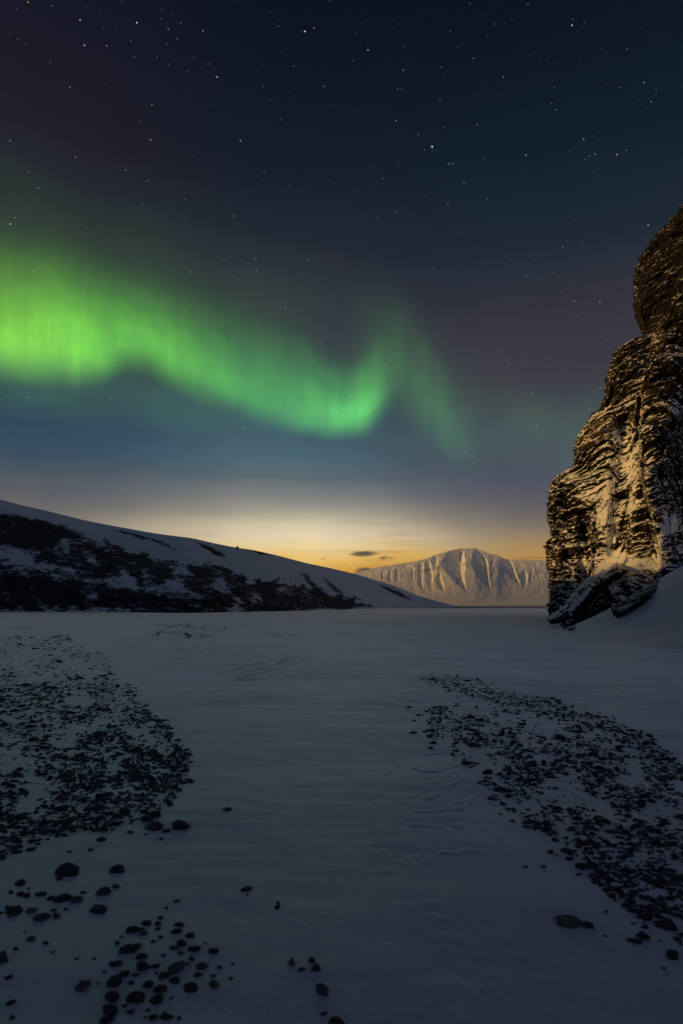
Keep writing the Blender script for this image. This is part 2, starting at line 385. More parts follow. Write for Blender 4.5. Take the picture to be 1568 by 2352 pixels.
LEFT_FIELD = [(-200,1480),(60,1482),(150,1497),(225,1504),(262,1530),(290,1562),(318,1600),(338,1640),(375,1652),(395,1690),(432,1720),(428,1750),(446,1780),(440,1802),(400,1830),(372,1862),(330,1880),(250,1902),(150,1918),(60,1962),(-200,1990)]
RIGHT_FIELD = [(964,1556),(1000,1549),(1070,1556),(1150,1580),(1300,1612),(1400,1650),(1490,1688),(1580,1770),(1720,1860),(1720,2330),(1568,2170),(1480,2112),(1400,2062),(1340,1990),(1230,1902),(1130,1834),(1095,1770),(1040,1735),(985,1690),(984,1632),(1060,1610),(1010,1586)]
def px_of(x, y, z):
    y = np.maximum(y, .3); return (x/y*F+.5)*W0, HORIZ-(z-CAM_H)/y*F*W0
def build_ground():
    az = np.concatenate([np.linspace(-180, -40, 36, endpoint=False), np.linspace(-40, -33, 20, endpoint=False), np.linspace(-33, 33, 520), np.linspace(33, 40, 20)[1:], np.linspace(40, 180, 36)[1:-1]])
    rr = np.concatenate([[.02], np.geomspace(.5, 1.9, 8)[:-1], np.geomspace(1.9, 13, 520), np.geomspace(13, 62, 220)[1:], np.geomspace(62, 8800, 120)[1:]])
    A, RR = np.meshgrid(np.radians(az), rr)
    X, Y = RR*np.sin(A), RR*np.cos(A)
    Z0 = base_h(X, Y); Z = Z0 + detail_h(X, Y)
    x, y = px_of(X, Y, Z0)
    fr = (Y > 1) & (RR < 60)
    pl = inside(LEFT_FIELD, x, y) & fr; pr = inside(RIGHT_FIELD, x, y) & fr
    grit = np.where(pl | pr, .75, 0.)
    ice = np.exp(-((x-285)/120)**2-((y-1790)/45)**2)+np.exp(-((x-250)/90)**2-((y-1890)/30)**2)+.6*np.exp(-((x-120)/140)**2-((y-1580)/60)**2)
    ice = np.where(fr, np.clip(ice, 0, 1), 0)
    # soften the grit edges along the rows
    k = np.ones(9)/9.
    grit = np.apply_along_axis(lambda v: np.convolve(v, k, 'same'), 1, grit); grit = np.apply_along_axis(lambda v: np.convolve(v, k, 'same'), 0, grit)
    V = np.stack([X, Y, Z], -1).reshape(-1, 3)
    me = mesh_from('snow_ground', V, grid_quads(len(rr), len(az), wrap=True, flip=True), M_SNOW, {'ice': ice, 'grit': grit})
    return tag(link('snow_ground', me), 'wide sheet of blue grey wind packed snow across the foreground', 'snow', kind='structure')
build_ground()

def patch_sheet(name, pts_px, m, z, label, cat, jag=.06):
    bm = bmesh.new(); vs = []
    n = len(pts_px); k = 6
    for i in range(n):
        (x1, y1), (x2, y2) = pts_px[i], pts_px[(i+1) % n]
        for j in range(k):
            a = j/k; x = x1+(x2-x1)*a; y = y1+(y2-y1)*a
            y = HORIZ+(y-HORIZ)*(1+jag*float(perlin(x*.06, i*.7, 2.2)))
            X, Y = flat_px(x, y); vs.append(bm.verts.new((X, Y, z)))
    bm.faces.new(vs); bmesh.ops.triangulate(bm, faces=bm.faces[:]); bmesh.ops.recalc_face_normals(bm, faces=bm.faces[:])
    for f in bm.faces:
        if f.normal.z < 0: f.normal_flip()
    me = bpy.data.meshes.new(name); bm.to_mesh(me); bm.free(); me.materials.append(m)
    return tag(link(name, me), label, cat, kind='structure')

# ------------------------------------------------------------------ far mountain across the fjord
def build_mountain():
    crest = [(560,1344),(640,1336),(720,1330),(812,1316),(840,1310),(860,1305),(880,1301),(900,1298),(925,1294),(950,1290),(968,1286),(985,1281),(1000,1275),(1015,1270),(1035,1264),(1050,1260.5),(1070,1259.8),(1094,1260),(1104,1264),(1115,1269),(1130,1273),(1142,1275),(1155,1282),(1170,1286),(1190,1287),(1215,1287),(1255,1288),(1350,1292),(1500,1300),(1700,1312)]
    nc, nr, nb = 1200, 200, 14
    x = np.linspace(560, 1700, nc); t = np.linspace(0, 1, nr)
    T, Xp = np.meshgrid(t, x, indexing='ij')
    yc = smooth_itp(x, crest)[None, :] + .35*fbm(x*.05, 0.3, 1, 3)[None, :]
    yb = 1392.0
    Yp = yb + (yc-yb)*T
    D = 4750 + 1050*(1-(1-T)**1.9)
    # bowls and gullies cut into the face: (row, left rim, right rim), narrowing to a point at the foot
    wx = Xp + 1.2*fbm(Xp*.06, Yp*.06, 3, 3); wy = Yp + .8*fbm(Xp*.06, Yp*.06, 8, 3)
    A, B = (wx-781.5)/.3228, (wy-1218.6)/.3229
    gullies = [[(150,770,880),(190,735,884),(240,712,890),(320,765,884),(400,850,895),(432,897,900)], [(140,945,985),(190,935,1030),(240,932,1050),(320,965,1056),(400,1040,1066),(438,1070,1072)],
               [(195,1140,1190),(250,1138,1230),(300,1180,1248),(370,1245,1276),(415,1284,1288)], [(280,1290,1318),(310,1268,1330),(360,1276,1332),(400,1290,1318),(425,1300,1303)],
               [(225,600,640),(300,598,660),(380,612,655),(435,640,652)], [(180,655,682),(240,640,694),(295,656,668)], [(235,548,588),(300,545,588),(400,560,590),(432,588,592)], [(300,695,715),(340,670,722),(400,690,740),(445,728,734)],
               [(290,1345,1372),(340,1338,1360),(380,1340,1345)], [(215,1070,1100),(250,1062,1086),(290,1058,1064)], [(160,785,806),(240,806,816)],
               [(305,288,308),(330,284,310),(362,296,306)], [(285,338,358),(330,334,364),(365,346,356)], [(272,384,412),(330,382,414),(364,398,408)], [(270,500,524),(330,498,520),(366,510,518)]]
    for c, w, a, b in [(190,11,318,346),(206,10,318,350),(226,11,315,350),(246,12,312,352),(268,14,310,358),(440,16,300,362),(462,14,305,362),(484,16,290,362),(534,14,290,372),(1408,15,308,348),(1440,15,308,348),(1420,13,368,422),(1456,13,366,412),(522,13,398,436),(546,12,398,432),(1378,12,310,345),(1500,24,290,420),(1560,20,290,400),(1640,24,300,420),(1720,24,300,420),(-60,24,330,400),(20,20,330,400),(100,18,325,380),(150,12,322,350)]:
        gullies.append([(a, c-w*.2, c+w*.3), ((a+b)/2, c-w*.5, c+w*.5), (b, c+w*.1, c+w*.3)])
    rel = np.zeros_like(Xp); rg_ = random.Random(4)
    for g in gullies:
        y0, y1 = g[0][0], g[-1][0]
        xl = smooth_itp(np.clip(B, y0, y1), [(q[0], q[1]) for q in g]); xr = smooth_itp(np.clip(B, y0, y1), [(q[0], q[2]) for q in g])
        wd = np.maximum(xr-xl, 1.); uu = (A-xl)/wd
        prof = np.where(uu < .80, np.clip(uu, 0, 1)/.80, np.clip((1-uu)/.20, 0, 1))
        vert = sst(y0-14, y0+14, B)*(1-sst(y1-4, y1+8, B))
        rel = np.maximum(rel, prof*vert*wd*1.355*(.50 if g[0][2]-g[0][1] > 13 else rg_.uniform(.22, .58)))
    rel = rel - 7*fbm(Xp*.07, T*6, 2, 5)*sst(.05, .3, T)*(1-sst(.9, 1, T)) - 3*np.abs(fbm(Xp*.35, T*5, 8, 3))*sst(.3, .5, T)*(1-sst(.80, .9, T))
    band = itp(Xp, [(560,.70),(830,.74),(960,.80),(1000,.78),(1110,.74),(1255,.80),(1700,.75)])
    D = D + 10*sst(band-.02, band+.03, T) + rel
    X, Y, Z = at(Xp, Yp, D)
    rows = [np.stack([X, Y, Z], -1)]
    last = rows[0][-1]
    for j in range(1, nb+1):
        q = last.copy(); q[:, 1] += j*160; q[:, 2] -= 4*j*j; rows.append(q[None])
    V = np.concatenate(rows, 0)
    rk = np.clip((1-np.abs(T-band+.03)/.05), 0, 1)*sst(930, 990, Xp)*(1-sst(1105, 1120, Xp))*.6 + .25*np.clip((1-np.abs(T-band+.06)/.07), 0, 1)
    rk = np.concatenate([rk, np.zeros((nb, nc))], 0)
    me = mesh_from('far_mountain', V.reshape(-1, 3), grid_quads(nr+nb, nc), M_MOUNT, {'rock': rk})
    return tag(link('mountain', me), 'distant snow covered mountain with flat summit and ribbed gullies on the horizon', 'mountain', kind='structure')
build_mountain()

# ------------------------------------------------------------------ long hill on the left
def build_hill():
    crest = [(0,1147),(50,1160),(100,1171.5),(150,1184),(200,1196),(250,1206),(300,1215),(350,1224),(400,1231),(440,1236),(480,1245),(520,1253.5),(545,1258),(580,1263.5),(620,1272),(660,1282),(700,1292.5),(740,1301),(780,1310),(820,1320),(860,1332),(900,1344),(930,1356),(960,1368),(1000,1380),(1030,1388),(1050,1392.5),(1080,1393.2)]
    base_y = [(0,1399.5),(100,1402),(250,1405),(430,1408),(560,1405),(640,1402),(760,1398.5),(860,1395.8),(960,1394.6),(1080,1393.6)]
    nin, nout, nr, nb = 1150, 150, 300, 24
    x = np.linspace(0, 1080, nin)
    tx = (x/W0-.5)/F
    yb, yc = itp(x, base_y), smooth_itp(x, crest)
    Db = CAM_H*F*W0/(yb-HORIZ); Db = np.minimum(Db, 700)
    Db = smooth_itp(x, [(0,150),(250,140),(430,125),(560,140),(640,160),(760,210),(860,290),(960,430),(1080,760)])
    Dc = Db + smooth_itp(x, [(0,85),(300,80),(500,80),(700,80),(860,75),(960,60),(1080,20)])
    # out of frame the ridge bends round to the left of the camera
    ob = np.array([(-126,-220),(-128,-60),(-126,30),(-117,90),(-90,150)], float)
    oc = np.array([(-205,-260,41),(-222,-100,47),(-226,0,42.6),(-218,80,43.5),(-190,160,46),(tx[0]*Dc[0], Dc[0], CAM_H+(HORIZ-yc[0])/W0/F*Dc[0])], float)
    s = np.linspace(0, 1, nout, endpoint=False)
    sb, so = np.linspace(0, 1, len(ob)), np.linspace(0, 1, len(oc))
    obx, oby = [smooth_itp(s, list(zip(sb, ob[:, i]))) for i in (0, 1)]
    ocx, ocy, ocz = [smooth_itp(s, list(zip(so, oc[:, i]))) for i in (0, 1, 2)]
    bx = np.concatenate([obx, tx*Db]); by = np.concatenate([oby, Db]); 
    cx = np.concatenate([ocx, tx*Dc]); cy = np.concatenate([ocy, Dc]); cz = np.concatenate([ocz, CAM_H+(HORIZ-yc)/W0/F*Dc])
    rb, rc = np.hypot(bx, by), np.hypot(cx, cy)
    eb = np.concatenate([np.full(nout, -CAM_H-.4)/rb[:nout], ((HORIZ-yb)/W0/F/np.sqrt(1+tx*tx))-.4/rb[nout:]]); ec = (cz-CAM_H)/rc
    t = np.linspace(0, 1, nr)[:, None]
    xx = np.concatenate([np.linspace(-420, 0, nout, endpoint=False), x])[None, :] + 0*t
    yy = np.concatenate([np.full(nout, yb[0]), yb])[None, :]*(1-t) + np.concatenate([np.full(nout, yc[0]), yc])[None, :]*t
    top = itp(xx, [(-420,1120),(0,1163),(90,1172),(216,1216),(306,1250),(378,1272),(450,1284),(500,1290),(577,1330),(642,1325),(700,1344),(760,1360),(840,1378),(866,1390),(1080,1399)])
    dd = (yy-top)
    big = fbm(xx*.012, yy*.028, 3, 3)
    speck = itp(xx, [(0,60),(200,55),(300,45),(420,30),(500,18),(900,14)])
    rock = .15+.54*sst(-6, speck*.8, dd+16*fbm(xx*.035, yy*.07, 1, 5)) + .13*big*sst(0, 25, dd)
    wx_, wy_ = 13*fbm(xx*.05, yy*.09, 21, 4), 7*fbm(xx*.05, yy*.09, 25, 4)
    # snow terraces, gullies and the snowy shelf at far left
    def blob(cx_, cy_, sx, sy, rot=0):
        c, s_ = math.cos(rot), math.sin(rot); ux, uy = xx+wx_-cx_, yy+wy_-cy_; u = ux*c+uy*s_; v = -ux*s_+uy*c
        return np.exp(-(u/sx)**2-(v/sy)**2)
    for b in [(20,1275,75,18,.25,.6),(150,1250,16,18,.9,.6),(210,1284,12,16,-.5,.55),(120,1300,130,7,.12,.40),(260,1338,130,8,.16,.38),(292,1325,14,28,-.2,.55),(415,1307,26,13,.2,.6),(405,1340,22,11,.3,.5),
              (430,1355,45,9,.5,.45),(60,1320,60,9,.1,.35),(210,1363,16,9,0,.4),(340,1320,14,12,.4,.35),(545,1392,14,16,-.4,.7),(500,1318,30,9,.5,.3),(507,1350,14,22,-.6,.42),(590,1372,18,14,.9,.35),(645,1360,14,18,.8,.42),(470,1396,30,5,0,.4),(130,1394,110,4,.03,.4),(265,1397,60,4,.0,.4),(700,1378,14,12,.8,.3)]:
        rock -= .56*b[5]*blob(*b[:5])
    wx_, wy_ = .25*wx_, .25*wy_
    for b in [(105,1205,75,6,.27,.46),(72,1225,30,18,.2,.48),(30,1195,44,6,.3,.42),(484,1262,52,7,.46,.62),(592,1268,36,3.6,.25,.62),(712,1335,34,9,.85,.50),(768,1350,40,8,.72,.52),(908,1361,50,6,.42,.62),(330,1236,46,6,.25,.40),(610,1350,40,14,.5,.2),(285,1222,40,4,.2,.34),(385,1254,36,6,.4,.38)]:
        rock += b[5]*blob(*b[:5])
    rock *= 1-.9*sst(.95, .985, t)*(1-np.clip(blob(592,1268,36,5,.25)*1.6, 0, 1))
    rock = np.where(xx > 860, rock-.5*sst(860, 900, xx)*(1-np.clip(blob(908,1361,58,8,.42)*1.5, 0, 1)), rock)
    rock -= .6*sst(6, 0, (1-t)*0+ (np.concatenate([np.full(nout, yb[0]), yb])[None, :]-yy))*sst(-.2, .5, fbm(xx*.02, 0.7, 2, 3))
    q = t; pd = t**1.7
    X = bx+(cx-bx)*pd; Y = by+(cy-by)*pd; r = np.hypot(X, Y)
    relief = (2.6*fbm(xx*.02, yy*.03, 5, 4) + 1.5*(np.abs(((yy*.16+xx*-.02+1.2*fbm(xx*.015, yy*.02, 7, 2)) % 1)-.5)) + 1.0*fbm(xx*.09, yy*.12, 9, 3))*sst(.2, .6, rock)*sst(0, .05, t)*(1-sst(.9, .97, t))
    relief += 2.0*fbm(xx*.010, yy*.02, 15, 3)*(1-sst(.9, .98, t))*sst(0, .1, t)
    f = 1-relief/np.maximum(r, 60)
    # keep the foot tucked into the snow
    Z = CAM_H + r*f*(eb+(ec-eb)*q)
    X, Y = X*f, Y*f
    rows = [np.stack([X, Y, Z], -1)]; last = rows[0][-1]
    L = np.hypot(cx-bx, cy-by); nx, ny = (cx-bx)/L, (cy-by)/L
    for j in range(1, nb+1):
        k = j/nb; g = last.copy(); run = 9*last[:, 2]*.5+20
        g[:, 0] += nx*run*k; g[:, 1] += ny*run*k; g[:, 2] = last[:, 2]*(1-k**1.35)-.5*k; rows.append(g[None])
    V = np.concatenate(rows, 0); rk = np.concatenate([rock, np.zeros((nb, V.shape[1]))], 0)
    me = mesh_from('hill', V.reshape(-1, 3), grid_quads(V.shape[0], V.shape[1]), M_HILL, {'rock': np.clip(rk, 0, 1.2)})
    return tag(link('hill', me), 'long dark hill on the left with snowy crest and rocky face', 'hill', kind='structure')
build_hill()

# ------------------------------------------------------------------ layered cliff on the right
SIL = [(330,1740),(380,1680),(430,1622),(470,1569),(495,1550),(520,1524),(550,1496),(580,1478),(600,1466),(622,1460),(650,1457),(680,1454.5),(705,1455),(725,1460),(745,1466),(768,1479),(772,1478),(780,1446),(790,1434),(800,1420),(812,1408),(830,1402),(860,1394),(880,1388),(900,1389),(925,1383),(940,1376),(950,1360),(965,1349),(985,1336),(1000,1325),(1020,1321),(1060,1317),(1075,1312),(1083,1296),(1095,1276),(1110,1265),(1130,1258),(1160,1256),(1200,1259),(1225,1264),(1236,1266),(1244,1254),(1262,1252),(1290,1252.5),(1310,1259),(1330,1261),(1345,1258),(1370,1261),(1385,1257),(1400,1256),(1410,1262),(1430,1268),(1470,1275)]
BUT = [(330,1800),(420,1720),(560,1590),(640,1545),(700,1522),(780,1498),(850,1487),(920,1468),(960,1465),(1040,1466),(1100,1468),(1140,1478),(1180,1492),(1220,1500),(1300,1512),(1340,1500),(1400,1470),(1470,1450)]
def build_cliff():
    nr, nc, nw = 760, 460, 16
    y = np.linspace(340, 1470, nr)
    xs = itp(y, SIL)
    jag = 3.2*fbm(y*.035, 0.4, 1, 3)+4.2*fbm(y*.16, 1.4, 1, 5, .7)
    c = np.linspace(0, 1, nc)**1.15
    Yp = np.repeat(y[:, None], nc, 1); Xp = xs[:, None] + c[None, :]*(1790-xs[:, None])
    u = Xp-xs[:, None]
    kk = np.hanning(131); kk /= kk.sum(); us = Xp-np.convolve(np.pad(xs, 65, mode='edge'), kk, 'valid')[:, None]
    Xp = Xp + jag[:, None]*np.exp(-u/16.)
    D = 57 - (6.5+5*sst(760, 960, Yp))*sst(-40, 230, us) + 4.5*np.exp(-u/9.) + .8*np.exp(-u/40.)
    D -= 4.5*sst(250, 520, u)*sst(1250, 1350, Yp)
    D += 9*sst(1250, 380, Yp)**1.2                                  # leans back with height
    bx = itp(Yp, BUT)+5*fbm(Yp*.03, .2, 4, 3)
    D -= 5.5*sst(-3, 10+26*sst(900, 700, Yp), Xp-bx)*sst(520, 900, Yp)
    D += 5.5*sst(14, 150, Xp-bx)*sst(620, 900, Yp)*(1-sst(1230, 1330, Yp))
    # ledge shoulders under each step of the outline
    for (yy_, a) in ((772, 1.3), (940, 1.2), (1080, 1.7)):
        D -= a*sst(yy_-6, yy_+16, Yp+.10*(Xp-1400))*(1-sst(40, 200, Yp-yy_))*sst(0, 20, u)*(1-sst(35, 110, u))
    # a steep inset chimney left of centre and the big snow chute
    D += 2.0*np.exp(-((Xp-(1338+.05*(Yp-1200)))/16)**2)*sst(1150, 1230, Yp)
    D += 2.2*np.exp(-((Xp-(1440-.10*(Yp-1000)))/26)**2)*sst(930, 1000, Yp)*(1-sst(1250, 1330, Yp))
    X, Y, Z = at(Xp, Yp, D)
    tilt = .46*sst(1330, 1050, Yp)+.05
    bed = Z - tilt*(X-24) + .5*fbm(X*.12, Y*.12, Z*.1, 3)
    # plastered snow
    def blob(cx_, cy_, sx, sy, rot=0):
        c_, s_ = math.cos(rot), math.sin(rot); p = (Xp-cx_)*c_+(Yp-cy_)*s_; q = -(Xp-cx_)*s_+(Yp-cy_)*c_
        return np.exp(-(p/sx)**2-(q/sy)**2)
    snow = .07 + .15*sst(880, 1000, Yp) + .06*sst(1200, 1400, Yp)
    snow -= .13*sst(960, 800, Yp)+.14*sst(800, 740, Yp)
    for b in [(1432,985,50,26,-.5,.42),(1446,1045,26,58,0,.55),(1455,1110,18,40,.1,.55),(1420,1075,36,30,-.6,.35),(1395,1000,50,12,-.45,.30),(1372,1022,50,12,-.4,.22),(1388,1112,22,30,0,.42),(1392,1150,22,28,.1,.62),(1390,1185,30,20,-.2,.62),
              (1352,1140,40,24,-.3,.46),(1308,1088,24,9,-.4,.5),(1330,1110,26,16,.5,.38),(1372,1205,16,40,.1,.5),(1440,1165,30,24,-.6,.4),(1466,1150,34,12,-.5,.36),(1450,1200,14,30,0,.4),(1396,1240,16,34,0,.62),(1408,1215,16,30,0,.55),(1405,1290,50,34,-.25,.80),(1390,1330,60,26,-.45,.9),
              (1338,1300,10,34,.05,.62),(1318,1320,7,24,0,.45),(1272,1300,8,30,0,.28),(1276,1235,8,10,0,.4),(1322,1262,16,30,.2,.28),(1350,1255,8,26,0,.3),(1460,1300,60,26,-.25,.9),(1500,1290,24,24,0,.7),(1516,1240,16,34,0,.55),(1540,1210,26,22,-.2,.6),(1528,1165,14,40,0,.5),(1556,1190,20,40,0,.4),(1500,1190,10,40,0,.45),(1560,1265,14,14,0,.4),
              (1500,782,10,14,.2,.52),(1490,815,8,18,.4,.6),(1482,845,7,22,.3,.4),(1432,870,14,5,-.6,.3),(1552,845,16,10,-.5,.35),(1553,915,14,16,-.1,.4),(1540,945,20,6,-.3,.5),(1520,920,8,14,.1,.28),(1463,665,6,26,.1,.42),(1470,690,10,10,-.6,.35),(1434,585,14,6,-.7,.3),(1552,680,20,6,-.6,.4),(1567,700,10,10,-.6,.35),(1545,560,22,6,-.8,.25),(1558,885,8,8,0,.2)]:
        snow += .66*b[5]*blob(*b[:5])
    # bulges, beds and blocks, pushed along the outward direction (left and toward the viewer)
    lump = 1.15*fbm(X*.13, Y*.13, Z*.16, 4)
    fr = bed*1.15; fl = np.floor(fr); ph = fr-fl
    bedoff = (_perm[(fl.astype(int)*7) & 255]/255.-.5)
    fr2 = bed*3.3; fl2 = np.floor(fr2); bed2 = (_perm[(fl2.astype(int)*13+5) & 255]/255.-.5)
    e1, v1 = cells((X+Y)*.42+.3*bedoff, bed*.36, 3); e2, v2 = cells((X+Y)*1.15, bed*1.0+.0*X, 9)
    e3, v3 = cells((X+.8*Y)*.50+.35*fbm(X*.3, Y*.3, Z*.25, 2), Z*.085+.2*fbm(X*.2, Y*.2, Z*.3, 2), 17)
    blocky = sst(820, 960, Yp)
    disp = .55*lump + (.5+.5*blocky)*(1.1*(v3-.5)-1.1*sst(.085, 0, e3)) + .38*bedoff + .16*bed2 + (.45+.55*blocky)*(1.5*(v1-.5)+.75*(v2-.5)-.6*sst(.10, 0, e1)-.2*sst(.10, 0, e2)) - .38*np.abs(fbm(X*1.1, Y*1.1, bed*1.9, 4)) - .16*np.abs(fbm(X*3.2, Y*3.2, bed*4.5, 3)) + .25
    edge = sst(0, 14, u)
    disp = disp*(1-.62*sst(.34, .70, snow)) - .10*sst(.34, .70, snow)*np.abs(fbm(X*2.2, Y*2.2, Z*1.4, 4))
    disp *= .6+.4*edge
    ox, oy = -.62, -.78
    X = X + ox*disp*(.45+.5*edge); Y = Y + oy*disp
    bt = sst(6, 30, Xp-bx)*sst(800, 900, Yp)*(1-sst(1120, 1200, Yp))
    snow -= .16*bt
    hue = sst(.55, .95, v1)*blocky*.8 + .35*blob(1500,890,50,60,0) + .5*blob(1480,935,24,40,0) + .5*blob(1415,1170,14,40,0)+.4*blob(1400,1120,10,40,0) + .25*sst(.3, .8, fbm(Xp*.03, Yp*.02, 6, 3))
    hue *= sst(800, 860, Yp)*(1-bt)
    V = np.stack([X, Y, Z], -1)
    # carry the outline round behind so the cliff has a back
    wrap = []
    for j in range(nw, 0, -1):
        k = j/nw; q = V[:, 0].copy(); dy = 30*math.sin(k*math.pi*.5)+6*k; q[:, 0] *= 1+dy/q[:, 1]; q[:, 0] += 14*k; q[:, 1] += dy; wrap.append(q[:, None])
    V = np.concatenate(wrap+[V], 1)
    pad = lambda a, v=0.: np.concatenate([np.repeat(a[:, :1], nw, 1)*0+v, a], 1)
    # top rows fold back
    top = []
    for j in range(6, 0, -1):
        q = V[0].copy(); q[:, 1] += 3.0*j; q[:, 2] -= .25*j*j; top.append(q[None])
    V = np.concatenate(top+[V], 0)
    padr = lambda a: np.concatenate([np.repeat(a[:1], 6, 0), a], 0)
    A = {'snow': padr(pad(snow, .3)), 'bed': padr(pad(bed)), 'hue': padr(pad(hue))}
    me = mesh_from('cliff', V.reshape(-1, 3), grid_quads(V.shape[0], V.shape[1], flip=True), M_CLIFF, A)
    return tag(link('cliff', me), 'tall layered rock cliff on the right, plastered with snow and lit golden from the left', 'cliff', kind='structure')
build_cliff()

def build_outcrop():
    poly_l = [(1266,1425),(1285,1408),(1312,1382),(1335,1352),(1350,1336),(1385,1322),(1400,1312),(1415,1302),(1432,1312),(1422,1330),(1395,1345),(1372,1362),(1352,1385),(1335,1405),(1326,1425),(1318,1444),(1292,1447),(1296,1432),(1302,1418),(1285,1424)]
    poly_r = [(1392,1350),(1418,1330),(1445,1322),(1470,1312),(1490,1310),(1505,1320),(1513,1332),(1508,1350),(1494,1372),(1470,1392),(1440,1408),(1418,1420),(1408,1410),(1400,1392),(1392,1372)]
    nr, nc = 230, 330
    xp = np.linspace(1235, 1545, nc); yp = np.linspace(1280, 1470, nr)
    Yp, Xp = np.meshgrid(yp, xp, indexing='ij')
    jx = Xp+4*fbm(Xp*.06, Yp*.06, 3, 3); jy = Yp+4*fbm(Xp*.06, Yp*.06, 7, 3)
    def poly_in(poly):
        """signed inward distance"""
        d, _ = seg_dist(jx, jy, poly+[poly[0]]); return np.where(inside(poly, jx, jy), d, -d)
    s = np.maximum(poly_in(poly_l), poly_in(poly_r))
    # the bank behind: follow the snow surface, then stand out of it by the thickness of the rock
    D = np.full(Xp.shape, 45.0)
    tz = (HORIZ-Yp)/W0/F; tx = (Xp/W0-.5)/F
    ds = np.linspace(28, 50, 90)
    hit = np.full(Xp.shape, 44.5)
    for dv in ds[::-1]:
        hh = ground_h(tx*dv, np.full(Xp.shape, dv)); hit = np.where(hh >= CAM_H+tz*dv, dv, hit)
    hit = np.minimum(hit, 44.5-2.5*sst(1300, 1420, Yp))
    thick = 1.5*sst(-5, 12, s)+.9*sst(0, 30, s)
    X, Y, Z = at(Xp, Yp, hit)
    bed = (X*.55+Z*.83)+.2*fbm(X*.5, Z*.5, 2, 3)
    e1, v1 = cells((X-.5*Z)*.55, bed*.8, 5); e2, v2 = cells((X-.5*Z)*1.5, bed*2.2, 8)
    rough = .7*(v1-.5)+.35*(v2-.5)+.5*fbm(X*.6, Z*.6, 4, 4)
    D = hit - thick*(1+.35*rough) - .55*rough*sst(-3, 8, s) + 2.6*sst(0, -9, s)
    X, Y, Z = at(Xp, Yp, D)
    def blob(cx_, cy_, sx, sy, rot=0):
        c_, s_ = math.cos(rot), math.sin(rot); p = (Xp-cx_)*c_+(Yp-cy_)*s_; q = -(Xp-cx_)*s_+(Yp-cy_)*c_
        return np.exp(-(p/sx)**2-(q/sy)**2)
    snow = -.02+.45*sst(1, -6, s)
    for b in [(1325,1385,42,4.5,-.85,.45),(1300,1412,30,3.5,-.8,.4),(1370,1362,10,16,0,.5),(1410,1335,30,5,-.5,.3),(1372,1385,14,12,0,.45),(1480,1345,9,6,0,.4),(1440,1395,8,7,0,.45),(1310,1408,22,5,-.9,.35),(1402,1365,6,18,.6,.3)]:
        snow += b[5]*blob(*b[:5])
    q = grid_quads(nr, nc, flip=True); q = q[(s.ravel()[q] > -9).all(1)]
    me = mesh_from('rock_outcrop', np.stack([X, Y, Z], -1).reshape(-1, 3), q, M_CLIFF, {'snow': snow, 'bed': bed, 'hue': np.zeros(Xp.shape)})
    return tag(link('rock_outcrop', me), 'black jagged rock outcrop rising from the snow bank at the foot of the cliff', 'rock outcrop')
build_outcrop()

